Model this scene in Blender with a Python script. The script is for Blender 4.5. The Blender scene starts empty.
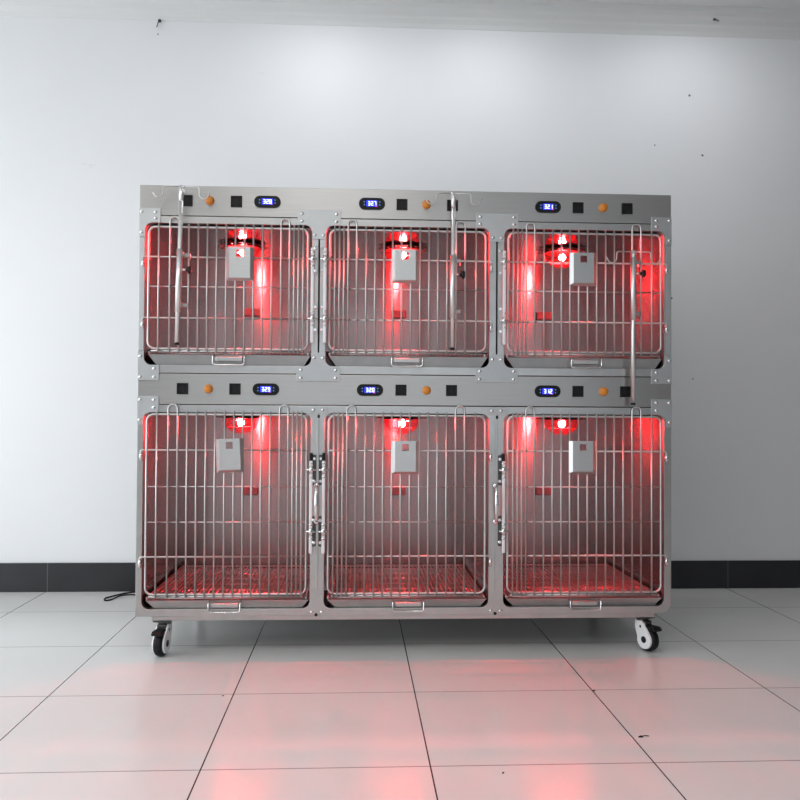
import bpy, bmesh, math, random
from mathutils import Vector, Matrix
random.seed(7)
S = bpy.context.scene
C = S.collection
PI = math.pi

# ------------------------------------------------------------------ camera
cam = bpy.data.cameras.new('camera'); camo = bpy.data.objects.new('camera', cam); C.objects.link(camo)
yaw, pitch, roll = 0.05208, 0.01784, 0.00551
fw = Vector((math.sin(yaw)*math.cos(pitch), math.cos(yaw)*math.cos(pitch), math.sin(pitch)))
r0 = Vector((math.cos(yaw), -math.sin(yaw), 0)); u0 = r0.cross(fw)
rt = math.cos(roll)*r0 + math.sin(roll)*u0; up = -math.sin(roll)*r0 + math.cos(roll)*u0
m = Matrix((rt, up, -fw)).transposed().to_4x4(); m.translation = (0.8361, -3.2972, 0.9253)
camo.matrix_world = m
cam.sensor_width = 36; cam.lens = 847.71/800*36; cam.clip_start = 0.05
S.camera = camo

# ------------------------------------------------------------------ world, light, exposure
w = bpy.data.worlds.new('world'); S.world = w; w.use_nodes = True
w.node_tree.nodes['Background'].inputs['Color'].default_value = (0.80, 0.90, 1.0, 1)
w.node_tree.nodes['Background'].inputs['Strength'].default_value = 1.0
S.view_settings.view_transform = 'Standard'; S.view_settings.look = 'None'
S.view_settings.gamma = 1.0; S.view_settings.use_curve_mapping = False
S.view_settings.exposure = 0.0
S.cycles.use_denoising = True
S.cycles.max_bounces = 12; S.cycles.diffuse_bounces = 5; S.cycles.glossy_bounces = 8; S.cycles.transparent_max_bounces = 16
S.cycles.sample_clamp_indirect = 10.0

def area(name, loc, target, sx, sy, power, col):
    l = bpy.data.lights.new(name, 'AREA'); l.shape = 'RECTANGLE'; l.size = sx; l.size_y = sy
    l.energy = power; l.color = col
    o = bpy.data.objects.new(name, l); C.objects.link(o); o.location = loc
    o.rotation_euler = (Vector(target) - Vector(loc)).to_track_quat('-Z', 'Y').to_euler()
    return o
RX0, RX1, RY0, RY1, RZ = -2.7, 5.6, -7.0, 1.207, 3.115
# daylight through the big side window; the front light is unseen, added fill
area('window_daylight', (RX0-0.02, -1.15, 1.32), (RX0+1, -1.15, 1.32), 3.9, 2.45, 80, (0.91, 0.96, 1.0))
area('front_daylight', (1.2, RY0-0.02, 1.5), (1.2, RY0+1, 1.5), 5.0, 2.4, 10, (0.95, 0.98, 1.0))
# unseen panel lamps, added overhead to brighten the floor but not the cages
PANELS = [(-1.5, -2.3), (0.6, -2.3), (-1.5, -4.6), (0.6, -4.6)]
for px, py in PANELS:
    area('panel_light', (px, py, RZ-0.016), (px, py, 0), 1.1, 0.55, 16.5, (1.0, 0.985, 0.96))
# three ceiling downlights near the back wall
DOWN = [(0.66, 0.62), (1.52, 0.62), (2.62, 0.62)]
for dx, dy in DOWN:
    l = bpy.data.lights.new('downlight_beam', 'AREA'); l.shape = 'DISK'; l.size = 0.12; l.energy = 4.2; l.color = (0.93, 0.96, 1.0)
    o = bpy.data.objects.new('downlight_beam', l); C.objects.link(o); o.location = (dx, dy, RZ-0.016)

# ------------------------------------------------------------------ materials
def newmat(name):
    mt = bpy.data.materials.new(name); mt.use_nodes = True
    return mt, mt.node_tree, mt.node_tree.nodes['Principled BSDF']
def simple(name, col, rough=0.5, metal=0.0, spec=0.5):
    mt, nt, b = newmat(name)
    b.inputs['Base Color'].default_value = (*col, 1); b.inputs['Roughness'].default_value = rough
    b.inputs['Metallic'].default_value = metal; b.inputs['Specular IOR Level'].default_value = spec
    return mt
def noise(nt, scale, detail=3, vec=None, sc=None):
    n = nt.nodes.new('ShaderNodeTexNoise'); n.inputs['Scale'].default_value = scale; n.inputs['Detail'].default_value = detail
    if vec is None:
        vec = nt.nodes.new('ShaderNodeNewGeometry').outputs['Position']
    if sc:
        mp = nt.nodes.new('ShaderNodeMapping'); mp.inputs['Scale'].default_value = sc
        nt.links.new(vec, mp.inputs['Vector']); vec = mp.outputs['Vector']
    nt.links.new(vec, n.inputs['Vector'])
    return n.outputs['Fac']
def ramp(nt, fac, a, b, p0=0.0, p1=1.0):
    r = nt.nodes.new('ShaderNodeValToRGB'); r.color_ramp.elements[0].color = (*a, 1); r.color_ramp.elements[1].color = (*b, 1)
    r.color_ramp.elements[0].position = p0; r.color_ramp.elements[1].position = p1
    nt.links.new(fac, r.inputs['Fac']); return r.outputs['Color']
def math_(nt, op, a, b=None, c=None):
    n = nt.nodes.new('ShaderNodeMath'); n.operation = op
    for i, v in enumerate((a, b, c)):
        if v is None: continue
        if isinstance(v, (int, float)): n.inputs[i].default_value = v
        else: nt.links.new(v, n.inputs[i])
    return n.outputs[0]
def emis(name, col, st):
    mt, nt, b = newmat(name)
    b.inputs['Base Color'].default_value = (0.02, 0.02, 0.02, 1)
    b.inputs['Emission Color'].default_value = (*col, 1); b.inputs['Emission Strength'].default_value = st
    return mt

def steel(name, col, rough, aniso=0.0, tangent=(0, 0, 1), grain=(2, 2, 60), wav=0.0, streak=0.06, metal=1.0):
    mt, nt, b = newmat(name)
    f = noise(nt, 6.0, 4, sc=grain)
    c = ramp(nt, f, tuple(x*(1-streak) for x in col), tuple(min(1, x*(1+streak)) for x in col), 0.3, 0.7)
    nt.links.new(c, b.inputs['Base Color'])
    b.inputs['Metallic'].default_value = metal
    f2 = noise(nt, 1.4, 3)
    rr = nt.nodes.new('ShaderNodeMapRange'); rr.inputs['To Min'].default_value = rough*0.85; rr.inputs['To Max'].default_value = rough*1.15
    nt.links.new(f2, rr.inputs['Value']); nt.links.new(rr.outputs[0], b.inputs['Roughness'])
    if aniso:
        b.inputs['Anisotropic'].default_value = aniso
        cx = nt.nodes.new('ShaderNodeCombineXYZ')
        for i in range(3): cx.inputs[i].default_value = tangent[i]
        nt.links.new(cx.outputs[0], b.inputs['Tangent'])
    if wav:
        n = noise(nt, 3.2, 1, sc=(1.0, 1.0, 0.45))
        bp = nt.nodes.new('ShaderNodeBump'); bp.inputs['Strength'].default_value = wav; bp.inputs['Distance'].default_value = 0.02
        nt.links.new(n, bp.inputs['Height']); nt.links.new(bp.outputs[0], b.inputs['Normal'])
    return mt

M = {}
M['steel'] = steel('brushed_steel', (0.455, 0.445, 0.43), 0.36, 0.5, (0, 0, 1), (1.0, 1.0, 90))
M['frame'] = steel('frame_steel', (0.49, 0.48, 0.465), 0.33, 0.0, (0, 0, 1), (3, 3, 3))
M['gusset'] = steel('gusset_steel', (0.52, 0.53, 0.53), 0.46, 0.0, (0, 0, 1), (3, 3, 3), streak=0.03)
M['liner'] = steel('liner_steel', (0.30, 0.268, 0.262), 0.19, 0.88, (0, 0, 1), (14, 14, .5), 0.10, 0.06, 0.93)
M['liner_top'] = steel('liner_ceiling_steel', (0.38, 0.36, 0.355), 0.10, 0.0, (0, 0, 1), (4, 4, 4), 0.05)
M['tray'] = steel('tray_steel', (0.38, 0.375, 0.37), 0.38, 0.0, (0, 0, 1), (3, 3, 3), metal=0.85)
M['wire'] = steel('wire_steel', (0.60, 0.59, 0.58), 0.38, 0.0, (0, 0, 1), (4, 4, 4), streak=0.02)
M['gridwire'] = steel('grid_steel', (0.52, 0.47, 0.46), 0.30, 0.0, (0, 0, 1), (4, 4, 4), streak=0.02, metal=0.75)
M['chrome'] = steel('polished_steel', (0.78, 0.78, 0.77), 0.16, 0.0, (0, 0, 1), (4, 4, 4), streak=0.02)
M['satin'] = steel('satin_tube_steel', (0.78, 0.78, 0.77), 0.36, 0.0, (0, 0, 1), (4, 4, 4), streak=0.02)
M['pocket'] = steel('pocket_steel', (0.54, 0.54, 0.53), 0.38, 0.4, (0, 0, 1), (1, 1, 80), streak=0.03)
M['dark_metal'] = simple('dark_bracket_metal', (0.09, 0.088, 0.085), 0.32, 0.8)
M['white'] = simple('white_plastic', (0.82, 0.82, 0.83), 0.35)
M['black'] = simple('black_plastic', (0.006, 0.006, 0.0065), 0.42, 0.0, 0.25)
M['void'] = simple('dark_gap', (0.008, 0.008, 0.008), 0.8)  # black colour standing in for the shade in seams, holes and slots
M['rubber'] = simple('black_rubber', (0.008, 0.008, 0.009), 0.55, 0.0, 0.25)
M['orange'] = simple('orange_plastic', (0.62, 0.215, 0.02), 0.4)
M['digit'] = emis('white_digits', (0.75, 0.86, 1.0), 2.6)
M['blue'] = emis('blue_screen', (0.02, 0.03, 1.0), 1.5)
M['blue_dot'] = emis('light_blue_light', (0.10, 0.35, 1.0), 0.9)
M['pink'] = emis('pink_light', (1.0, 0.05, 0.35), 1.6)
M['vent'] = simple('vent_plastic', (0.20, 0.17, 0.17), 0.45, 0.3)
M['collar'] = simple('lamp_collar', (0.03, 0.02, 0.02), 0.3, 0.6)

LAMP = 2700.0
def lamp_mats():
    mt, nt, b = newmat('lamp_filament'); nt.nodes.remove(b)
    e = nt.nodes.new('ShaderNodeEmission'); e.inputs['Color'].default_value = (1.0, 0.052, 0.055, 1); e.inputs['Strength'].default_value = LAMP
    nt.links.new(e.outputs[0], nt.nodes['Material Output'].inputs['Surface']); M['filament'] = mt
    mt, nt, b = newmat('red_lamp_glass'); nt.nodes.remove(b)
    t = nt.nodes.new('ShaderNodeBsdfTransparent'); t.inputs['Color'].default_value = (0.90, 0.50, 0.53, 1)
    g = nt.nodes.new('ShaderNodeBsdfGlossy'); g.inputs['Color'].default_value = (1, 0.5, 0.53, 1); g.inputs['Roughness'].default_value = 0.03
    d = nt.nodes.new('ShaderNodeBsdfTranslucent'); d.inputs['Color'].default_value = (0.9, 0.03, 0.06, 1)
    m1 = nt.nodes.new('ShaderNodeMixShader'); m1.inputs[0].default_value = 0.12
    m2 = nt.nodes.new('ShaderNodeMixShader'); m2.inputs[0].default_value = 0.004
    nt.links.new(t.outputs[0], m1.inputs[1]); nt.links.new(g.outputs[0], m1.inputs[2])
    nt.links.new(m1.outputs[0], m2.inputs[1]); nt.links.new(d.outputs[0], m2.inputs[2])
    nt.links.new(m2.outputs[0], nt.nodes['Material Output'].inputs['Surface']); M['glass'] = mt
lamp_mats()
def glint_ring_mat():  # glass for the ring added to make bright arcs in the bowl
    mt, nt, b = newmat('frosted_red_glass'); nt.nodes.remove(b)
    d = nt.nodes.new('ShaderNodeBsdfTranslucent'); d.inputs['Color'].default_value = (0.85, 0.30, 0.32, 1)
    e = nt.nodes.new('ShaderNodeBsdfDiffuse'); e.inputs['Color'].default_value = (0.85, 0.30, 0.32, 1)
    a = nt.nodes.new('ShaderNodeMixShader'); nt.links.new(d.outputs[0], a.inputs[1]); nt.links.new(e.outputs[0], a.inputs[2])
    nt.links.new(a.outputs[0], nt.nodes['Material Output'].inputs['Surface']); M['rim'] = mt
glint_ring_mat()

TX, TY, TS = -0.1613, -0.4530, 0.6
def grout(nt, co, o, half):
    a = math_(nt, 'SUBTRACT', co, o); a = math_(nt, 'DIVIDE', a, TS); a = math_(nt, 'ADD', a, 0.5); a = math_(nt, 'FRACT', math_(nt, 'ADD', a, 40.0))
    a = math_(nt, 'ABSOLUTE', math_(nt, 'SUBTRACT', a, 0.5))
    return math_(nt, 'LESS_THAN', a, half/TS)
def mixc(nt, fac, a, b):
    n = nt.nodes.new('ShaderNodeMix'); n.data_type = 'RGBA'
    nt.links.new(fac, n.inputs['Factor'])
    for k, v in (('A', a), ('B', b)):
        s = [i for i in n.inputs if i.name == k and i.type == 'RGBA'][0]
        if isinstance(v, tuple): s.default_value = (*v, 1)
        else: nt.links.new(v, s)
    return [o for o in n.outputs if o.type == 'RGBA'][0]
def floor_mat():
    mt, nt, b = newmat('polished_floor_tiles')
    pos = nt.nodes.new('ShaderNodeNewGeometry').outputs['Position']
    sp = nt.nodes.new('ShaderNodeSeparateXYZ'); nt.links.new(pos, sp.inputs[0])
    gx = grout(nt, sp.outputs['X'], TX, 0.0021); gy = grout(nt, sp.outputs['Y'], TY, 0.0026)
    f = noise(nt, 1.3, 5, pos)
    base = ramp(nt, f, (0.62, 0.61, 0.595), (0.68, 0.67, 0.655), 0.3, 0.7)
    c = mixc(nt, gy, base, (0.27, 0.265, 0.26)); c = mixc(nt, gx, c, (0.055, 0.052, 0.05))
    nt.links.new(c, b.inputs['Base Color'])
    b.inputs['Roughness'].default_value = 0.24
    b.inputs['Specular IOR Level'].default_value = 0.31
    return mt
M['floor'] = floor_mat()
def wall_mat():
    mt, nt, b = newmat('white_wall_paint')
    pos = nt.nodes.new('ShaderNodeNewGeometry').outputs['Position']
    f = noise(nt, 1.1, 6, pos); c = ramp(nt, f, (0.745, 0.75, 0.755), (0.785, 0.787, 0.79), 0.3, 0.7)
    for p, r in [((2.6425, 1.207, 2.6767), .006), ((2.7144, 1.207, 2.3499), .006), ((2.5424, 1.207, 1.5676), .006), ((2.45, 1.207, 2.40), .004), ((-0.22, 1.207, 2.93), .004), ((2.66, 1.207, 1.13), .004)]:
        d = nt.nodes.new('ShaderNodeVectorMath'); d.operation = 'DISTANCE'; nt.links.new(pos, d.inputs[0]); d.inputs[1].default_value = p
        c = mixc(nt, math_(nt, 'LESS_THAN', d.outputs['Value'], r), c, (0.12, 0.12, 0.13))
    s = noise(nt, 2.2, 5, pos, (0.6, 1, 2.2)); s = math_(nt, 'MULTIPLY', math_(nt, 'GREATER_THAN', s, 0.715), 0.10)
    c = mixc(nt, s, c, (0.35, 0.35, 0.36))
    nt.links.new(c, b.inputs['Base Color']); b.inputs['Roughness'].default_value = 0.55
    n = noise(nt, 90, 2, pos); bp = nt.nodes.new('ShaderNodeBump'); bp.inputs['Strength'].default_value = 0.03
    nt.links.new(n, bp.inputs['Height']); nt.links.new(bp.outputs[0], b.inputs['Normal'])
    return mt
M['wall'] = wall_mat()
M['greywall'] = simple('grey_wall_paint', (0.13, 0.13, 0.13), 0.6)  # unseen walls coloured dark to cut bounced light
M['ceiling'] = simple('ceiling_paint', (0.74, 0.74, 0.735), 0.6)
M['cornice'] = simple('cornice_plaster', (0.70, 0.70, 0.69), 0.6)
def base_mat():
    mt, nt, b = newmat('dark_baseboard_tiles')
    pos = nt.nodes.new('ShaderNodeNewGeometry').outputs['Position']
    sp = nt.nodes.new('ShaderNodeSeparateXYZ'); nt.links.new(pos, sp.inputs[0])
    g = grout(nt, sp.outputs['X'], TX+0.009, 0.0022)
    c = ramp(nt, noise(nt, 3, 4, pos), (0.010, 0.010, 0.012), (0.020, 0.020, 0.023), 0.3, 0.7)
    nt.links.new(mixc(nt, g, c, (0.10, 0.10, 0.105)), b.inputs['Base Color']); b.inputs['Roughness'].default_value = 0.35
    return mt
M['base'] = base_mat()
M['window_frame'] = simple('window_frame_paint', (0.5, 0.5, 0.5), 0.4)
M['lampring'] = simple('downlight_trim', (0.8, 0.8, 0.8), 0.4)

# ------------------------------------------------------------------ mesh helpers
class MB:
    def __init__(s): s.bm = bmesh.new()
    def face(s, pts, smooth=False):
        f = s.bm.faces.new([s.bm.verts.new(p) for p in pts]); f.smooth = smooth; return f
    def box(s, x0, x1, y0, y1, z0, z1, bev=0.0):
        b2 = bmesh.new(); bmesh.ops.create_cube(b2, size=1.0)
        for v in b2.verts:
            v.co = Vector(((x0+x1)/2 + v.co.x*(x1-x0), (y0+y1)/2 + v.co.y*(y1-y0), (z0+z1)/2 + v.co.z*(z1-z0)))
        if bev: bmesh.ops.bevel(b2, geom=b2.edges[:], offset=bev, segments=2, affect='EDGES', profile=0.5)
        s.merge(b2); return s
    def merge(s, b2, mat=None):
        if mat is not None: bmesh.ops.transform(b2, matrix=mat, verts=b2.verts)
        me = bpy.data.meshes.new('tmp'); b2.to_mesh(me); b2.free(); s.bm.from_mesh(me); bpy.data.meshes.remove(me)
    def tube(s, pts, r, n=8, closed=False, rads=None):
        pts = [Vector(p) for p in pts]
        P = [pts[0]]
        rr = [rads[0] if rads else r]
        for i, p in enumerate(pts[1:], 1):
            if (p-P[-1]).length > 1e-6: P.append(p); rr.append(rads[i] if rads else r)
        N = len(P); rings = []; ref = None
        for i in range(N):
            if closed: t = (P[(i+1) % N]-P[i]).normalized() + (P[i]-P[i-1]).normalized()
            elif i == 0: t = P[1]-P[0]
            elif i == N-1: t = P[-1]-P[-2]
            else: t = (P[i+1]-P[i]).normalized() + (P[i]-P[i-1]).normalized()
            t.normalize()
            if ref is None:
                ref = Vector((0, 1, 0)) if abs(t.y) < 0.9 else Vector((1, 0, 0))
            a = (ref - t*ref.dot(t)).normalized(); ref = a; b = t.cross(a)
            rings.append([s.bm.verts.new(P[i] + rr[i]*(math.cos(2*PI*k/n)*a + math.sin(2*PI*k/n)*b)) for k in range(n)])
        for i in range(N if closed else N-1):
            A, B = rings[i], rings[(i+1) % N]
            for k in range(n):
                f = s.bm.faces.new((A[k], A[(k+1) % n], B[(k+1) % n], B[k])); f.smooth = True
        if not closed:
            s.bm.faces.new(rings[0][::-1]); s.bm.faces.new(rings[-1])
        return s
    def cyl(s, a, b, r, n=20, r2=None):
        return s.tube([a, b], r, n, rads=[r, r if r2 is None else r2])
    def lathe(s, prof, c=(0, 0, 0), axis=(0, 0, 1), n=32, smooth=True):
        q = Vector((0, 0, 1)).rotation_difference(Vector(axis)).to_matrix(); c = Vector(c); rings = []
        for (r, z) in prof:
            if r < 1e-6: rings.append([s.bm.verts.new(c + q @ Vector((0, 0, z)))])
            else: rings.append([s.bm.verts.new(c + q @ Vector((r*math.cos(2*PI*k/n), r*math.sin(2*PI*k/n), z))) for k in range(n)])
        for A, B in zip(rings, rings[1:]):
            for k in range(n):
                if len(A) == 1 and len(B) == 1: continue
                if len(A) == 1: vs = (A[0], B[(k+1) % n], B[k])
                elif len(B) == 1: vs = (A[k], A[(k+1) % n], B[0])
                else: vs = (A[k], A[(k+1) % n], B[(k+1) % n], B[k])
                f = s.bm.faces.new(vs); f.smooth = smooth
        return s
    def plate(s, outline, holes, y, t, bev=0.0):
        """flat sheet in the XZ plane with real holes; front face at y, thickness t backwards"""
        cu = bpy.data.curves.new('p', 'CURVE'); cu.dimensions = '2D'; cu.fill_mode = 'BOTH'; cu.extrude = t/2 - bev; cu.bevel_depth = bev; cu.bevel_resolution = 1
        cu.offset = -bev
        for loop in [outline] + list(holes):
            sp = cu.splines.new('POLY'); sp.points.add(len(loop)-1)
            for p, q in zip(sp.points, loop): p.co = (q[0], q[1], 0, 1)
            sp.use_cyclic_u = True
        ob = bpy.data.objects.new('p', cu); C.objects.link(ob)
        dg = bpy.context.evaluated_depsgraph_get()
        me = bpy.data.meshes.new_from_object(ob.evaluated_get(dg)); b2 = bmesh.new(); b2.from_mesh(me)
        bmesh.ops.transform(b2, matrix=Matrix.Translation((0, y+t/2, 0)) @ Matrix.Rotation(PI/2, 4, 'X'), verts=b2.verts)
        for f in b2.faces: f.smooth = False
        s.merge(b2)
        bpy.data.objects.remove(ob); bpy.data.curves.remove(cu); bpy.data.meshes.remove(me)
        return s
    def mesh(s, name):
        bmesh.ops.recalc_face_normals(s.bm, faces=s.bm.faces[:])
        me = bpy.data.meshes.new(name); s.bm.to_mesh(me); s.bm.free(); return me
    def build(s, name, mat, parent=None, loc=(0, 0, 0), rot=(0, 0, 0)):
        me = s.mesh(name); me.materials.append(M[mat]); return link(name, me, parent, loc, rot)
def link(name, me, parent=None, loc=(0, 0, 0), rot=(0, 0, 0)):
    o = bpy.data.objects.new(name, me); C.objects.link(o); o.location = loc; o.rotation_euler = rot
    if parent is not None: o.parent = parent
    return o
def tag(o, label=None, cat=None, group=None, kind=None):
    for k, v in (('label', label), ('category', cat), ('group', group), ('kind', kind)):
        if v: o[k] = v
    return o
def empty(name, loc, rot=(0, 0, 0)):
    o = bpy.data.objects.new(name, None); C.objects.link(o); o.location = loc; o.rotation_euler = rot; o.empty_display_size = 0.05
    return o
def rrect(x0, x1, z0, z1, r, n=6):
    pts = []
    for cx, cz, a in ((x1-r, z1-r, 0), (x0+r, z1-r, PI/2), (x0+r, z0+r, PI), (x1-r, z0+r, 1.5*PI)):
        for k in range(n+1): pts.append((cx + r*math.cos(a+k*PI/2/n), cz + r*math.sin(a+k*PI/2/n)))
    return pts
def arc(cx, cz, r, a0, a1, n=8):
    return [(cx + r*math.cos(a0+(a1-a0)*k/n), cz + r*math.sin(a0+(a1-a0)*k/n)) for k in range(n+1)]
def rect(x0, x1, z0, z1): return [(x0, z0), (x1, z0), (x1, z1), (x0, z1)]

# ------------------------------------------------------------------ the room
def struct(name, mb, mat): return tag(mb.build(name, mat), kind='structure')
struct('floor', MB().box(RX0-.1, RX1+.1, RY0-.1, RY1+.1, -0.1, 0), 'floor')
struct('ceiling', MB().box(RX0-.1, RX1+.1, RY0-.1, RY1+.1, RZ, RZ+0.1), 'ceiling')
struct('wall_back', MB().box(RX0-.1, RX1+.1, RY1, RY1+0.1, 0, RZ), 'wall')
struct('wall_right', MB().box(RX1, RX1+0.1, RY0, RY1, 0, RZ), 'greywall')
wy0, wy1, wz0, wz1 = -3.15, 0.85, 0.06, 2.75
lw = MB(); lw.box(RX0-.1, RX0, RY0, wy0, 0, RZ); lw.box(RX0-.1, RX0, wy1, RY1, 0, RZ); lw.box(RX0-.1, RX0, wy0, wy1, 0, wz0); lw.box(RX0-.1, RX0, wy0, wy1, wz1, RZ)
struct('wall_left', lw, 'wall')
fx0, fx1, fz1 = -1.4, 3.8, 2.75
fwl = MB(); fwl.box(RX0-.1, fx0, RY0-.1, RY0, 0, RZ); fwl.box(fx1, RX1+.1, RY0-.1, RY0, 0, RZ); fwl.box(fx0, fx1, RY0-.1, RY0, fz1, RZ); fwl.box(fx0, fx1, RY0-.1, RY0, 0, 0.2)
struct('wall_front', fwl, 'greywall')
wf = MB()
for yy in (wy0+.02, -1.15, wy1-.02): wf.box(RX0-.01, RX0+.03, yy-.03, yy+.03, wz0, wz1)
for zz in (wz0+.02, wz1-.02): wf.box(RX0-.01, RX0+.03, wy0, wy1, zz-.03, zz+.03)
struct('window_1', wf, 'window_frame')
wf = MB()
for xx in (fx0+.02, 0.3, 2.1, fx1-.02): wf.box(xx-.03, xx+.03, RY0-.01, RY0+.03, 0.2, fz1)
for zz in (0.22, fz1-.02): wf.box(fx0, fx1, RY0-.01, RY0+.03, zz-.03, zz+.03)
struct('window_2', wf, 'window_frame')
struct('baseboard_back', MB().box(RX0, RX1, RY1-0.012, RY1, 0, 0.149, 0.0015), 'base')
# stepped plaster cornice: profile in (distance from wall, height)
prof = [(0, 3.002), (0.003, 3.003), (0.012, 3.022), (0.030, 3.040), (0.036, 3.052), (0.058, 3.066), (0.075, 3.082), (0.105, 3.090), (0.112, RZ), (0, RZ)]
mb = MB(); A = [mb.bm.verts.new((RX0, RY1-d, z)) for d, z in prof]; B = [mb.bm.verts.new((RX1, RY1-d, z)) for d, z in prof]
for k in range(len(prof)): mb.bm.faces.new((A[k], A[(k+1) % len(prof)], B[(k+1) % len(prof)], B[k]))
mb.bm.faces.new(A[::-1]); mb.bm.faces.new(B)
struct('trim_1', mb, 'cornice')
for i, (dx, dy) in enumerate(DOWN):
    o = MB().lathe([(0.062, 0), (0.085, 0), (0.088, -0.006), (0.064, -0.012), (0.062, 0)], (0, 0, 0)).build('ceiling_downlight', 'lampring', None, (dx, dy, RZ))
    tag(o, ['round ceiling downlight between the left and centre cage columns', 'round ceiling downlight between the centre and right cage columns', 'round ceiling downlight right of the cage cabinet'][i], 'ceiling light', 'downlights along the back wall')

for i, (px, py) in enumerate(PANELS):
    o = MB().plate(rect(-.60, .60, -.32, .32), [rect(-.555, .555, -.28, .28)], 0, .014)
    o = o.build('ceiling_light_panel', 'lampring', None, (px, py, RZ-.014), (-PI/2, 0, 0))
    tag(o, ['ceiling light panel near the side window, in the row closer to the cages', 'ceiling light panel away from the side window, in the row closer to the cages', 'ceiling light panel near the side window, in the row farther from the cages', 'ceiling light panel away from the side window, in the row farther from the cages'][i], 'ceiling light', 'ceiling light panels')

# ------------------------------------------------------------------ the cage cabinet
W, D = 2.084, 0.76
OX = (1.042, 0.38)
cab = empty('veterinary_cage_cabinet', (OX[0], OX[1], 0))
tag(cab, 'stainless steel bank of six red-lit barred animal cages on casters', 'animal cage')
def L(x, y, z): return (x-OX[0], y-OX[1], z)
O0 = L(0, 0, 0)
cc = (0.343, 1.037, 1.735)
HW = 0.3198
opx = [(c-HW, c+HW) for c in cc]
UZ, LZ = (1.113, 1.661), (0.178, 0.931)
R_ = 0.028
# front frames, one for each tier
slots = [rect(x-.0028, x+.0028, 1.166, 1.607) for x in (0.6905, 1.3868)]
MB().plate(rect(0, W, 1.083, 1.6885), [rrect(a, b, *UZ, R_) for a, b in opx] + slots, 0, 0.03, 0.0012).build('front_frame', 'frame', cab, O0)
out = [(0, 0.1505), (W-.045, 0.1505)] + arc(W-.045, 0.1955, .045, -PI/2, 0)[1:] + [(W, 0.960), (0, 0.960)]
pins = [rrect(x-.004, x+.004, 0.912, 0.925, .002, 2) for x in (0.6935, 1.3895)]
MB().plate(out, [rrect(a, b, *LZ, R_) for a, b in opx] + pins, 0, 0.03, 0.0012).build('front_frame', 'frame', cab, O0)
# control panels
MB().box(0, W, 0.001, 0.03, 1.691, 1.807, 0.0015).build('control_panel', 'steel', cab, O0)
MB().box(0, W, 0.001, 0.03, 0.963, 1.0805, 0.0015).build('control_panel', 'steel', cab, O0)
# black sheets put in as the shade inside the seams
MB().box(0.002, W-.002, 0.0305, 0.032, 1.668, 1.712).box(0.002, W-.002, 0.0305, 0.032, 0.94, 1.108).build('seam_backing', 'void', cab, O0)
for x in (0.6905, 1.3868): MB().box(x-.02, x+.02, 0.031, 0.034, 1.15, 1.63).build('seam_backing', 'void', cab, O0)
# outer shell
MB().box(0, 0.004, 0.031, D, 0.151, 1.806).build('side_panel', 'steel', cab, O0)
MB().box(W-.004, W, 0.031, D, 0.20, 1.806).build('side_panel', 'steel', cab, O0)
MB().box(0, W, D, D+.004, 0.151, 1.806).build('back_panel', 'steel', cab, O0)
MB().box(0.004, W-.004, 0.033, D, 1.802, 1.807).build('top_panel', 'steel', cab, O0)
MB().box(0.004, W-.004, 0.033, D, 0.151, 0.156).build('bottom_panel', 'steel', cab, O0)
MB().box(0.058, 2.02, 0.010, 0.05, 0.131, 0.1500, 0.002).box(0.058, 2.02, D-.05, D-.01, 0.131, 0.1500, 0.002).build('base_beam', 'frame', cab, O0)

rivet_me = MB().lathe([(0.0068, 0), (0.0062, 0.0022), (0.004, 0.0040), (0, 0.0046)], axis=(0, -1, 0), n=16).mesh('rivet'); rivet_me.materials.append(M['chrome'])
def gusset(outline, rivets, name='gusset_plate'):
    g = MB().plate(outline, [], -0.0045, 0.0042, 0.0009).build(name, 'gusset', cab, O0)
    for x, z in rivets: link('rivet', rivet_me, g, (x, -0.0045, z))
def mirx(p): return [(W-x, z) for x, z in p]
R = R_
a0, b0 = opx[0]
top = UZ[1]; bot = UZ[0]
# upper tier corners
p = [(0, 1.717), (.0815, 1.717), (.0815, top)] + arc(a0+R, top-R, R, PI/2, PI) + [(a0, 1.606), (0, 1.606)]
rv = [(.0095, 1.7025), (.062, 1.7025), (.062, 1.679), (.0095, 1.6235)]
gusset(p, rv); gusset(mirx(p), mirx(rv))
p = [(0, 1.165), (a0, 1.165)] + arc(a0+R, bot+R, R, PI, 1.5*PI) + [(.0815, bot), (.0815, 1.054), (0, 1.054)]
rv = [(.0095, 1.1465), (.062, 1.0985), (.062, 1.067), (.0095, 1.067)]
gusset(p, rv); gusset(mirx(p), mirx(rv))
for i in (0, 1):
    xl, xr = opx[i][1], opx[i+1][0]; xm = (xl+xr)/2
    p = [(xm-.084, 1.720), (xm+.084, 1.720), (xm+.084, top)] + arc(xr+R, top-R, R, PI/2, PI) + [(xr, 1.607), (xl, 1.607)] + arc(xl-R, top-R, R, 0, PI/2) + [(xm-.084, top)]
    gusset(p, [(xm+s*.067, z) for s in (-1, 1) for z in (1.7055, 1.6765)] + [(xm-.017, 1.6235), (xm+.017, 1.6235)])
    p = [(xm-.084, 1.0545), (xm+.084, 1.0545), (xm+.084, bot)] + arc(xr+R, bot+R, R, -PI/2, -PI) + [(xr, 1.166), (xl, 1.166)] + arc(xl-R, bot+R, R, 0, -PI/2) + [(xm-.084, bot)]
    gusset(p, [(xm+s*.067, z) for s in (-1, 1) for z in (1.0985, 1.0675)] + [(xm-.017, 1.145), (xm+.017, 1.145)])
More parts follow.
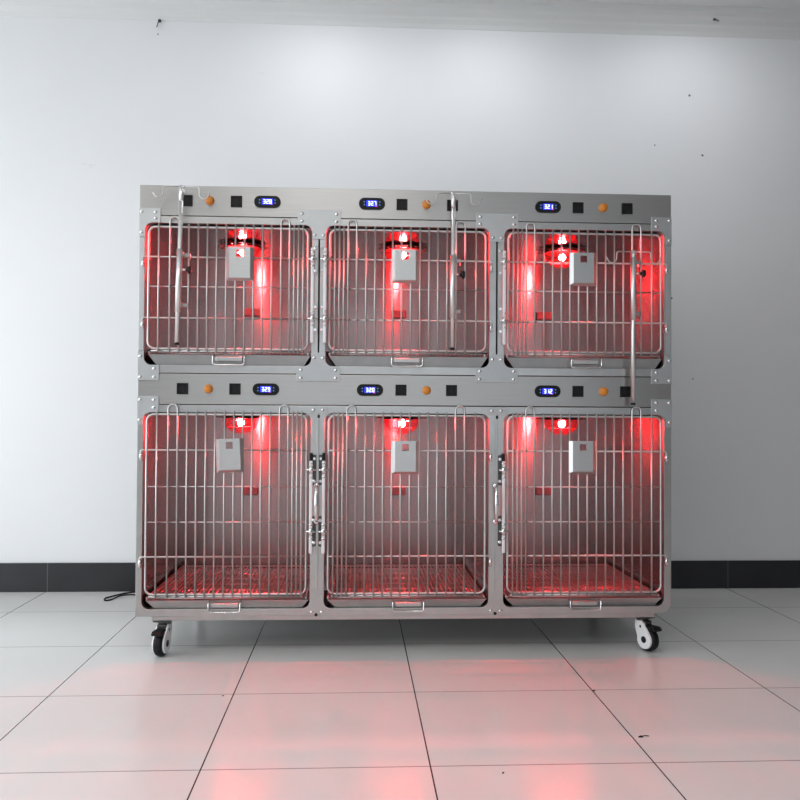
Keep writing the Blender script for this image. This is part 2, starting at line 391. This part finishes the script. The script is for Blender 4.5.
# lower tier corners
top = LZ[1]
p = [(0, .9935), (.0815, .9935), (.0815, top)] + arc(a0+R, top-R, R, PI/2, PI) + [(a0, .882), (0, .882)]
rv = [(.0095, .979), (.062, .979), (.062, .949), (.0095, .902)]
gusset(p, rv); gusset(mirx(p), mirx(rv))
for i in (0, 1):
    xl, xr = opx[i][1], opx[i+1][0]; xm = (xl+xr)/2
    gusset([(xm-.038, .931), (xm-.038, .9575), (xm+.038, .9575), (xm+.038, .931)], [(xm-.018, .9435), (xm+.018, .9435)], 'joint_plate')
    for s in (-1, 1): link('rivet', rivet_me, cab, L(xm+s*.019, -0.0002, .164))
    MB().plate(rrect(xm-.0045, xm+.0045, .245, .905, .004, 3), [], -0.006, 0.0055, 0.001).build('stile_strip', 'frame', cab, O0)
    MB().lathe([(.0065, 0), (.0065, .0004), (0, .0004)], axis=(0, -1, 0), n=14).build('drain_hole', 'void', cab, L(xm-.002, .0002, .1535))
    # bow pull handle on the stile
    z0, z1 = .512, .652
    pts = [(0, 0, z0), (0, -.014, z0+.006), (0, -.026, z0+.03), (0, -.031, (z0+z1)/2), (0, -.026, z1-.03), (0, -.014, z1-.006), (0, 0, z1)]
    sm = []
    for k in range(len(pts)-1):
        for t in (0, .33, .66): sm.append(tuple(pts[k][j]*(1-t)+pts[k+1][j]*t for j in range(3)))
    sm.append(pts[-1])
    h = MB(); rr = [.0045 + .0038*math.sin(PI*k/(len(sm)-1))**2 for k in range(len(sm))]
    h.tube(sm, .006, 10, rads=rr)
    for z in (z0, z1): h.lathe([(.011, 0), (.011, .003), (.006, .006), (0, .006)], (0, 0, z), (0, -1, 0), 16)
    h.build('pull_handle', 'chrome', cab, L(xm-.003, -.0062, 0))

# thin cover strips and hinge lugs on the outer stiles, upper tier
MB().box(0.003, 0.0215, -.0022, 0, 1.170, 1.602, .0006).build('stile_strip', 'gusset', cab, O0)
MB().box(W-.0215, W-.003, -.0022, 0, 1.170, 1.602, .0006).build('stile_strip', 'gusset', cab, O0)
for x in (0.667, 1.3635, 0.7145, 1.4105):
    pass

# ---- cage interiors
def cage_liner(x0, x1, z0, z1):
    b = MB(); y0, y1 = 0.032, 0.73; t = .004
    b.box(x0-t, x0, y0, y1, z0-.015, z1+.006).box(x1, x1+t, y0, y1, z0-.015, z1+.006)
    b.box(x0-t, x1+t, y1, y1+t, z0-.015, z1+.006)
    b.box(x0, x1, y0, y1, z0-.015, z0-.011)
    # hemmed rails low on both side walls that carry the wire floor
    for s, x in ((1, x0), (-1, x1)):
        b.box(min(x, x+s*.012), max(x, x+s*.012), y0+.01, y1, z0+.062, z0+.066)
        b.box(min(x, x+s*.003), max(x, x+s*.003), y0+.01, y1, z0+.066, z0+.085)
    ln = b.build('cage_liner', 'liner', cab, O0)
    MB().box(x0, x1, y0-.001, y1, z1-.009, z1-.005).build('ceiling_sheet', 'liner_top', ln)
    c = (x0+x1)/2; zc = z1-.256 if z1 > 1.5 else z1-.366
    v = MB(); v.box(c-.036, c+.036, .712, .7295, zc-.0185, zc+.0185, .002)
    for k in range(4): v.box(c-.031, c+.031, .7095, .7125, zc-.0145+k*.0085, zc-.0105+k*.0085)
    v.build('vent_box', 'vent', ln)
    return ln
def bowl_profile():
    return [(.073, -.013), (.0765, -.020), (.076, -.028), (.0715, -.038), (.069, -.040), (.066, -.048), (.060, -.055), (.0565, -.0565), (.052, -.063), (.044, -.068), (.040, -.0685), (.032, -.073), (.018, -.0765), (0, -.077)]
def ribbed_bowl():
    b = MB(); n = 48; rings = []
    for (r, z) in bowl_profile():
        if r == 0: rings.append([b.bm.verts.new((0, 0, z))]); continue
        rings.append([b.bm.verts.new((r*(1+.018*math.cos(12*2*PI*k/n))*math.cos(2*PI*k/n), r*(1+.018*math.cos(12*2*PI*k/n))*math.sin(2*PI*k/n), z)) for k in range(n)])
    for A, B in zip(rings, rings[1:]):
        for k in range(n):
            vs = (A[k], A[(k+1) % n], B[0]) if len(B) == 1 else (A[k], A[(k+1) % n], B[(k+1) % n], B[k])
            b.bm.faces.new(vs).smooth = True
    return b
def heat_lamp(x, y, z):
    b = MB(); b.lathe([(0, 0), (.070, 0), (.078, -.003), (.0785, -.013), (.073, -.0145), (.071, -.006), (0, -.005)], n=40)
    h = b.build('heat_lamp', 'collar', cab, L(x, y, z))
    ribbed_bowl().build('bulb_glass', 'glass', h)
    n = 40; r_ = MB(); r_.tube([(.0565*math.cos(2*PI*k/n), .0565*math.sin(2*PI*k/n), -.0515) for k in range(n)], .0022, 6, True)
    r_.build('lens_rim', 'rim', h)  # added ring, catches the filament's light as bright arcs
    f = MB(); f.lathe([(0, -.018), (.007, -.020), (.013, -.026), (.0145, -.033), (.013, -.040), (.007, -.046), (0, -.048)], n=20); f.build('filament', 'filament', h)
    g = MB(); n = 36; g.tube([(.096*math.cos(2*PI*k/n), .096*math.sin(2*PI*k/n), -.009) for k in range(n)], .0022, 6, True)
    for k in range(12):
        a = 2*PI*k/12+.13; g.tube([(.075*math.cos(a), .075*math.sin(a), -.010), (.096*math.cos(a), .096*math.sin(a), -.009), (.108*math.cos(a), .108*math.sin(a), -.008)], .002, 5)
    g.build('guard_ring', 'dark_metal', h)
    return h
def wire_floor(x0, x1, z):
    b = MB(); y0, y1 = .020, .715; xa, xb = x0+.014, x1-.014
    b.tube([(xa, y0+.004, z-.0045), (xb, y0+.004, z-.0045)], .0024, 6).box(xa, xb, y1-.006, y1, z-.008, z+.002)
    b.box(xa-.002, xa+.004, y0, y1, z-.008, z+.002).box(xb-.004, xb+.002, y0, y1, z-.008, z+.002)
    n = 36
    for k in range(1, n):
        x = xa+(xb-xa)*k/n; b.tube([(x, y0+.003, z), (x, y1-.003, z)], .0027, 8)
    for y in (.08, .19, .30, .41, .52, .63): b.tube([(xa, y, z-.0045), (xb, y, z-.0045)], .0027, 6)
    return b.build('wire_floor', 'gridwire', cab, O0)
def tray(x0, x1, z0, z1, hx):
    b = MB(); y0, y1 = .014, .70
    T = [(x0+.012, y0, z1), (x1-.004, y0, z1), (x1-.004, y1, z1), (x0+.012, y1, z1)]
    Bt = [(x0+.042, y0+.006, z0), (x1-.030, y0+.006, z0), (x1-.030, y1-.006, z0), (x0+.042, y1-.006, z0)]
    t = .003
    def inn(P, k): return [(P[0][0]+k, P[0][1]+k, P[0][2]), (P[1][0]-k, P[1][1]+k, P[1][2]), (P[2][0]-k, P[2][1]-k, P[2][2]), (P[3][0]+k, P[3][1]-k, P[3][2])]
    Ti = inn(T, t); Bi = [(p[0], p[1], p[2]+t) for p in inn(Bt, t)]
    for k in range(4):
        j = (k+1) % 4
        b.face([T[k], T[j], Bt[j], Bt[k]]); b.face([Ti[k], Ti[j], Bi[j], Bi[k]]); b.face([T[k], T[j], Ti[j], Ti[k]])
    b.face(Bt); b.face(Bi)
    bmesh.ops.remove_doubles(b.bm, verts=b.bm.verts, dist=1e-5)
    tr = b.build('drip_tray', 'tray', cab, O0)
    h = MB(); hw, zt, zb = .060, z1-.004, z1-.040
    pts = [(hx-hw, y0+.002, zt), (hx-hw, -.012, zt), (hx-hw, -.016, zt-.004), (hx-hw, -.016, zb+.006), (hx-hw+.006, -.016, zb), (hx+hw-.006, -.016, zb), (hx+hw, -.016, zb+.006), (hx+hw, -.016, zt-.004), (hx+hw, -.012, zt), (hx+hw, y0+.002, zt)]
    h.tube(pts, .0032, 8); h.build('handle', 'chrome', tr)
    MB().box(hx-.052, hx+.052, -.004, y0+.0045, zt-.022, zt-.004, .003).build('grip_plate', 'frame', tr)
    return tr

FR = [.031, .060, .088, .116, .170, .230, .287, .344, .400, .457, .515, .575, .633, .690, .749, .808, .866, .936]
def door(c, latch_side, zf0, zf1, hz, hinge_z, zlatch, pins, upper):
    """barred door; local x runs from the latch edge (0) to the hinge edge (w)"""
    w = .609; s = -latch_side           # world x = xl + s*local
    xl = c + latch_side*w/2
    X = lambda u: xl + s*u*w
    b = MB(); yf = -.006; yv = -.0125
    fr = rrect(c-w/2, c+w/2, zf0, zf1, .026)
    b.tube([(x, yf, z) for x, z in fr], .0047, 8, True)
    ext = .0115; zt, zb = zf1+.013, zf0-.011
    hoops = [(3, 4), (15, 16)]
    inh = [k for h in hoops for k in h]
    for k, u in enumerate(FR):
        if k in inh: continue
        b.tube([(X(u), yv, zb), (X(u), yv, zt)], .0036, 8)
    for i, j in hoops:
        xa, xb = sorted((X(FR[i]), X(FR[j]))); r = (xb-xa)/2; zz = zt+.008
        pts = [(xa, yv, zb), (xa, yv, zz)] + [(x, yv, z) for x, z in arc((xa+xb)/2, zz, r, PI, 0, 10)] + [(xb, yv, zz), (xb, yv, zb)]
        b.tube(pts, .0036, 8)
    xa, xb = sorted((X(.0), X(1.0)))
    b.tube([(xa+.012, yf, zb+.002), (xb-.012, yf, zb+.002)], .0036, 8)
    for z in hz:
        if z in hinge_z:
            hx = X(1.0) + s*.021
            b.tube([(X(0), yf-.001, z), (X(1.0), yf-.001, z), (hx-s*.004, yf-.004, z), (hx, yf-.005, z-.005), (hx, yf-.005, z-.036)], .0036, 8)
        else:
            b.tube([(X(0), yf, z), (X(1.0), yf, z)], .0029, 8)
    d = b.build('door', 'wire', cab, O0)
    # latch: vertical rod sliding in two pinned guides at the latch edge
    xr = c + latch_side*(HW+.003)
    k = MB(); k.box(xr-.0062, xr+.0062, -.026, -.016, zlatch[0], zlatch[1]-(.0 if upper else .03), .003)
    k.build('latch_rod', 'white', d)
    for pz in pins:
        q = MB(); q.cyl((xr, -.021, pz-.014), (xr, -.021, pz+.014), .0088, 14)
        q.lathe([(0, -.003), (.009, -.003), (.009, .003), (0, .003)], (xr, -.021, pz+.027), (0, 0, 1), 14)
        q.lathe([(0, -.003), (.009, -.003), (.009, .003), (0, .003)], (xr, -.021, pz-.027), (0, 0, 1), 14)
        q.tube([(xr - latch_side*.024, -.015, pz), (xr + latch_side*.018, -.024, pz)], .0036, 8)
        q.build('latch_clamp', 'chrome', d)
    if not upper:
        MB().box(xr-.006, xr+.006, -.020, -.006, zlatch[1]-.045, zlatch[1], .002).build('latch_stop', 'black', d)
    # guide plates screwed to the stile
    for pz in pins:
        if upper: zz = (pz-.058, pz+.062)
        else: zz = (pz-.060, pz+.058)
        xi, xo = xr + latch_side*.001, xr + latch_side*.019
        g = MB().plate(rrect(min(xi, xo), max(xi, xo), zz[0], zz[1], .005, 3), [], -.0042, .0038, .0005)
        gp = g.build('guide_plate', 'gusset' if upper else 'dark_metal', cab, O0)
        for q in (zz[0]+.016, zz[1]-.016):
            MB().lathe([(.0072, 0), (.0072, .005), (.005, .0065), (0, .0065)], (xr+latch_side*.012, -.0042, q), (0, -1, 0), 6, False).build('bolt', 'chrome', gp)
    # hinge lugs
    for z in hinge_z:
        hx = X(1.0)+s*.021
        MB().cyl((hx, yf-.005, z-.040), (hx, yf-.005, z-.010), .0058, 12).box(hx-.0055, hx+.0055, -.011, -.0005, z-.038, z-.012, .001).build('hinge_lug', 'chrome', cab, O0)
    return d
LS = (1, -1, -1)
for i in range(3):
    for upper in (True, False):
        x0, x1 = opx[i]; z0, z1 = UZ if upper else LZ
        cage_liner(x0, x1, z0, z1)
        heat_lamp(cc[i]-.001 if i else cc[i]+.004, .36, z1-.009)
        wire_floor(x0, x1, z0+.052 if upper else z0+.040)
        hx = ((.347, 1.034, 1.740), (.339, 1.044, 1.738))[0 if upper else 1][i]
        tray(x0, x1, z0+.001, z0+.042 if upper else z0+.030, hx)
        if upper: door(cc[i], LS[i], 1.176, 1.6445, (1.529, 1.415, 1.294), (1.529, 1.294), (1.202, 1.570), (1.527, 1.297), True)
        else: door(cc[i], LS[i], .2355, .9235, (.787, .647, .511, .379), (.787, .379), (.392, .778), (.713, .476), False)

# ---- things on the control panels
SEG = {'0': 'abcdef', '1': 'bc', '2': 'abged', '3': 'abgcd', '7': 'abc', '8': 'abcdefg', '9': 'abcdfg', '5': 'afgcd'}
def display(x, z, text):
    d = MB().plate(rrect(-.051, .051, -.0228, .0228, .0222, 8), [], -.006, .0068, .0015).build('temperature_display', 'black', cab, L(x, 0, z))
    MB().box(-.0215, .0215, -.0070, -.0058, -.0115, .0115).build('screen', 'blue', d)
    g = MB(); cx = -.0115
    for ch in text:
        if ch == '.': g.box(cx-.0073, cx-.0055, -.0078, -.0070, -.0082, -.0062); continue
        hw, hh, t = .0033, .0072, .0011
        bx = {'a': (-hw, hw, hh-t, hh+t), 'g': (-hw, hw, -t, t), 'd': (-hw, hw, -hh-t, -hh+t),
              'f': (-hw-t, -hw+t, 0, hh), 'b': (hw-t, hw+t, 0, hh), 'e': (-hw-t, -hw+t, -hh, 0), 'c': (hw-t, hw+t, -hh, 0)}
        for q in SEG[ch]:
            a = bx[q]; g.box(cx+a[0], cx+a[1], -.0078, -.0070, a[2], a[3])
        cx += .0118
    g.build('digits', 'digit', d)
    for s in (-1, 1):
        for zz in (-.0055, .0060): MB().box(s*.030-.0022, s*.030+.0022, -.0068, -.0058, zz-.0018, zz+.0018).build('button_light', 'blue_dot', d)
    MB().box(.0135, .0185, -.0080, -.0070, -.0125, -.0098).build('status_light', 'pink', d)
def socket(x, z):
    s = MB().plate(rect(-.0215, .0215, -.0215, .0215), [rrect(-.0165, .0165, -.017, .017, .003, 3)], -.0045, .0055, .0008).build('power_socket', 'black', cab, L(x, 0, z))
    b = MB().plate(rrect(-.0165, .0165, -.017, .017, .003, 3), [], -.0015, .002)
    b.box(-.0165, .0165, -.0004, .0002, -.017, .017).build('socket_face', 'black', s)
    for q in ((-.0022, .0022, -.013, .010), (-.0105, -.0080, -.010, .0), (.0080, .0105, -.010, .0)): MB().box(q[0], q[1], -.0019, -.0012, q[2], q[3]).build('socket_slot', 'void', s)
def button(x, z):
    b = MB(); b.lathe([(.0172, 0), (.0172, .004), (.0160, .006), (.0150, .006), (.0150, .016), (.0135, .0185), (0, .0190)], axis=(0, -1, 0), n=28)
    b.build('warning_light', 'orange', cab, L(x, .001, z))
for x, t in ((.489, '32.8'), (.8943, '32.7'), (1.5887, '32.1')): display(x, 1.7495, t)
for x, t in ((.489, '32.9'), (.891, '32.0'), (1.5887, '31.2')): display(x, 1.0222, t)
for x in (.1803, .3697, 1.0116, 1.210, 1.7086, 1.9054): socket(x, 1.7488)
for x in (.1703, .3704, 1.0116, 1.2093, 1.7098, 1.9000): socket(x, 1.0225)
for x in (.2681, 1.1077, 1.8089): button(x, 1.7505)
for x in (.2693, 1.1113, 1.8118): button(x, 1.0225)

# ---- casters
def caster(x, y, rz):
    e = MB(); e.box(-.034, .034, -.034, .034, -.004, 0, .001); e.lathe([(.022, -.004), (.024, -.012), (.018, -.018), (0, -.018)], n=24)
    e.cyl((0, 0, -.018), (0, 0, -.02), .01, 12)
    cs = e.build('caster', 'dark_metal', cab, L(x, y, .131), (0, 0, rz))
    wz = -.131+.0478; off = -.030; R2 = .0475
    t = MB(); t.lathe([(.030, -.017), (.041, -.017), (.0455, -.013), (.0475, -.006), (.0475, .006), (.0455, .013), (.041, .017), (.030, .017)], (0, off, wz), (1, 0, 0), 36)
    t.build('wheel', 'rubber', cs)
    for s in (-1, 1):
        # teardrop side cover, from the swivel down around the hub
        pr = arc(off, wz, .0375, math.radians(150), math.radians(372), 18) + [(.020, -.040), (.019, -.012), (-.016, -.010), (-.034, -.028)]
        b = MB(); f = [b.bm.verts.new((s*.0180, p[0], p[1])) for p in pr]; g = [b.bm.verts.new((s*.0240, off+(p[0]-off)*.95, wz+(p[1]-wz)*.96)) for p in pr]
        n = len(pr)
        for k in range(n): b.bm.faces.new((f[k], f[(k+1) % n], g[(k+1) % n], g[k]))
        b.bm.faces.new(f); b.bm.faces.new(g)
        b.build('side_cover', 'white', cs)
        MB().lathe([(.013, 0), (.013, .0012), (.010, .0018), (0, .0018)], (s*.0240, off, wz), (s, 0, 0), 20).build('hub', 'black', cs)
        MB().box(s*.0241-.0006, s*.0241+.0006, -.016, -.008, -.040, -.030).build('axle_window', 'black', cs)
    f = MB(); f.box(-.018, .018, -.034, .020, -.030, -.012, .004); f.build('fork', 'dark_metal', cs)
    p = MB(); p.box(-.020, .020, -.078, -.022, -.0355, -.0275, .003).box(-.020, .020, -.084, -.070, -.044, -.032, .003).box(-.0155, .0155, -.060, -.03, -.050, -.030, .004); p.build('brake_pedal', 'black', cs)
    return cs
caster(.104, .034, math.radians(-9)); caster(1.981, .036, math.radians(26)); caster(.11, .68, math.radians(30)); caster(1.975, .68, math.radians(-25))

# ------------------------------------------------------------------ card pockets hung on the doors
def pocket(x, z, label, tilt=0.0):
    r = empty('card_pocket', (x, -.0165, z), (0, tilt, 0)); tag(r, label, 'card holder', 'steel card pockets hung on the cage doors')
    hw, hh, iw = .0525, .0645, .040; d = .015
    b = MB()
    b.plate(rect(-iw, iw, -hh+.010, hh), [rect(-.013, .013, hh-.039, hh-.012)], -d, .0012)
    for s in (-1, 1):
        b.face([(s*iw, -d, hh), (s*hw, -.002, hh), (s*hw, -.002, -hh+.002), (s*iw, -d, -hh+.010)])
        b.face([(s*iw, -d+.0012, hh), (s*(hw-.0014), -.002, hh), (s*(hw-.0014), -.002, -hh+.004), (s*iw, -d+.0012, -hh+.010)])
        b.face([(s*hw, -.002, hh), (s*(hw-.012), -.001, hh), (s*(hw-.012), -.001, -hh+.002), (s*hw, -.002, -hh+.002)])
    b.face([(-iw, -d, -hh+.010), (iw, -d, -hh+.010), (hw, -.002, -hh), (-hw, -.002, -hh)])
    b.face([(-hw, -.002, -hh), (hw, -.002, -hh), (hw-.012, -.001, -hh+.012), (-hw+.012, -.001, -hh+.012)])
    b.build('pocket_plate', 'pocket', r)
    h = MB()
    for s in (-1, 1): h.tube([(s*.046, -.001, .020), (s*.046, .004, .034), (s*.046, .012, .034), (s*.046, .014, .028)], .0014, 6)
    h.build('hanging_hook', 'wire', r)
pocket(.388, 1.5028, 'steel card pocket on the upper left cage door')
pocket(1.0245, 1.5025, 'steel card pocket on the upper centre cage door')
pocket(1.7237, 1.501, 'steel card pocket on the upper right cage door')
pocket(.3567, .7672, 'slightly tilted steel card pocket on the lower left cage door', math.radians(-2.5))
pocket(1.0285, .7615, 'steel card pocket on the lower centre cage door')
pocket(1.7219, .7635, 'steel card pocket on the lower right cage door')

# ------------------------------------------------------------------ drip (infusion) poles clipped to the upper doors
def iv_pole(x, zb, zt, lean, zs0, zs1, zk, label, hook_turn=0.0):
    r = empty('drip_pole', (x, -.046, zb), (0, lean, 0)); tag(r, label, 'drip pole', 'drip poles on the upper doors')
    H = zt-zb
    t = MB(); t.cyl((0, 0, .004), (0, 0, H-.055), .0088, 16); t.tube([(0, 0, H-.055), (0, 0, H-.03), (0, 0, H+.004)], .0088, 16, rads=[.0088, .0098, .0108]); t.build('pole_tube', 'satin', r)
    MB().cyl((0, 0, 0), (0, 0, .008), .0092, 14).build('end_cap', 'black', r)
    s0, s1 = zs0-zb, zs1-zb
    MB().cyl((0, 0, s0), (0, 0, s1), .0112, 18).build('sleeve', 'satin', r)
    h = MB()
    for s in (-1, 1):
        pts = [(0, 0, H), (s*.062, 0, H), (s*.067, 0, H-.005), (s*.068, 0, H-.024)]
        pts += [(s*(.086-.018*math.cos(a)), 0, H-.026-.018*math.sin(a)) for a in [k*PI*.86/9 for k in range(1, 10)]] + [(s*.109, 0, H-.020)]
        h.tube(pts, .0024, 8)
    hk = h.build('hook_bar', 'wire', r, (0, -.004, 0), (0, 0, hook_turn))
    MB().lathe([(.0045, 0), (.0045, .002), (0, .003)], (0, -.0105, H-.012), (0, -1, 0), 12).build('screw', 'chrome', r)
    k = MB(); z = zk-zb; k.cyl((.010, 0, z), (.030, 0, z), .0036, 10)
    k.cyl((.016, 0, z), (.020, 0, z), .0062, 6); k.build('knob_screw', 'chrome', r)
    k = MB(); n = 40
    A = [(.0135*(1+.16*math.cos(5*2*PI*j/n)), 2*PI*j/n) for j in range(n)]
    for xa, xb in ((.034, .046),):
        f = [k.bm.verts.new((xa, q*math.cos(a), z+q*math.sin(a))) for q, a in A]; g = [k.bm.verts.new((xb, q*math.cos(a), z+q*math.sin(a))) for q, a in A]
        for j in range(n): k.bm.faces.new((f[j], f[(j+1) % n], g[(j+1) % n], g[j])).smooth = True
        k.bm.faces.new(f); k.bm.faces.new(g)
    k.cyl((.026, 0, z), (.036, 0, z), .0075, 14); k.build('knob', 'black', r)
    for zz in (s0+.030, s1-.018):
        c = MB(); c.box(.008, .013, -.006, .028, zz-.010, zz+.010, .001).box(.008, .034, .024, .028, zz-.007, zz+.007, .001).box(.031, .034, .027, .042, zz-.016, zz+.007, .001)
        c.build('door_clip', 'tray', r)
iv_pole(.1561, 1.187, 1.790, .0212, 1.312, 1.552, 1.474, 'upright steel drip pole on the upper left cage door')
iv_pole(1.2060, 1.178, 1.783, .0053, 1.300, 1.545, 1.470, 'upright steel drip pole on the upper centre cage door')
iv_pole(1.9148, .970, 1.568, .0026, 1.300, 1.548, 1.484, 'lowered steel drip pole on the upper right cage door reaching below it')

# ------------------------------------------------------------------ small things in the room
pts = [(-.02, 1.00), (-.20, 1.050), (-.274, 1.058), (-.343, 1.040), (-.368, .985), (-.386, .968), (-.400, .985), (-.404, 1.025), (-.385, 1.062), (-.352, 1.118), (-.30, 1.165), (-.20, 1.180), (.0, 1.185)]
def smooth_path(pts, n=6):
    P = [Vector((*p, 0)) for p in pts]; out = []
    for i in range(len(P)-1):
        p0, p1, p2, p3 = P[max(i-1, 0)], P[i], P[i+1], P[min(i+2, len(P)-1)]
        for k in range(n):
            t = k/n; out.append(0.5*((2*p1) + (-p0+p2)*t + (2*p0-5*p1+4*p2-p3)*t*t + (-p0+3*p1-3*p2+p3)*t**3))
    out.append(P[-1]); return out
N = None
cp = smooth_path(pts); N = len(cp)
zs = [.0042 + (.009*math.exp(-((k-.19*N)/5.0)**2)) for k in range(N)]
o = MB().tube([(p.x, p.y, zs[k]) for k, p in enumerate(cp)], .0040, 8).build('power_cord', 'rubber'); tag(o, 'black power cord looped on the floor beside the cage cabinet', 'cord')
def crumb(x, y, sc, rz, label):
    b = MB(); n = 7
    pr = [(sc*(.5+.5*random.random())*math.cos(2*PI*k/n), sc*.6*(.5+.5*random.random())*math.sin(2*PI*k/n)) for k in range(n)]
    f = [b.bm.verts.new((p[0], p[1], 0)) for p in pr]; g = [b.bm.verts.new((p[0]*.7, p[1]*.7, sc*.35)) for p in pr]
    for k in range(n): b.bm.faces.new((f[k], f[(k+1) % n], g[(k+1) % n], g[k]))
    b.bm.faces.new(f); b.bm.faces.new(g)
    if sc > .009: b.tube([(0, 0, sc*.15), (sc*1.4, sc*.2, sc*.25), (sc*2.3, -sc*.1, sc*.12)], sc*.12, 5)
    o = b.build('debris_bit', 'rubber', None, (x, y, 0), (0, 0, rz)); tag(o, label, 'debris')
crumb(1.643, -.464, .009, .3, 'dark bit of debris at a tile corner in front of the right cages')
crumb(1.665, -.873, .0105, .2, 'dark leaf-like debris scrap beside the slanting joint on the right floor')
crumb(1.223, -1.102, .0065, .9, 'tiny dark crumb on the floor tile, nearest the camera')
crumb(.407, -.470, .005, .5, 'tiny dark crumb beside a tile joint in front of the left cages')
def cornice_nail(x, y, z, label, long):
    b = MB(); b.tube([(0, .012, 0), (0, -.006, 0), (-.004, -.012, -.006)] + ([(-.010, -.013, -.030), (-.014, -.010, -.036)] if long else [(.012, -.012, -.008), (.022, -.010, -.012)]), .0028, 6)
    b.lathe([(0, .003), (.009, .002), (.009, -.001), (0, -.002)], (0, -.006, 0), (0, -1, 0), 12)
    o = b.build('nail', 'dark_metal', None, (x, y, z)); tag(o, label, 'nail')
cornice_nail(-.2086, 1.196, 2.994, 'bent dark nail in the wall below the left cornice', True)
cornice_nail(2.755, 1.150, 3.070, 'small dark nail in the right part of the cornice', False)
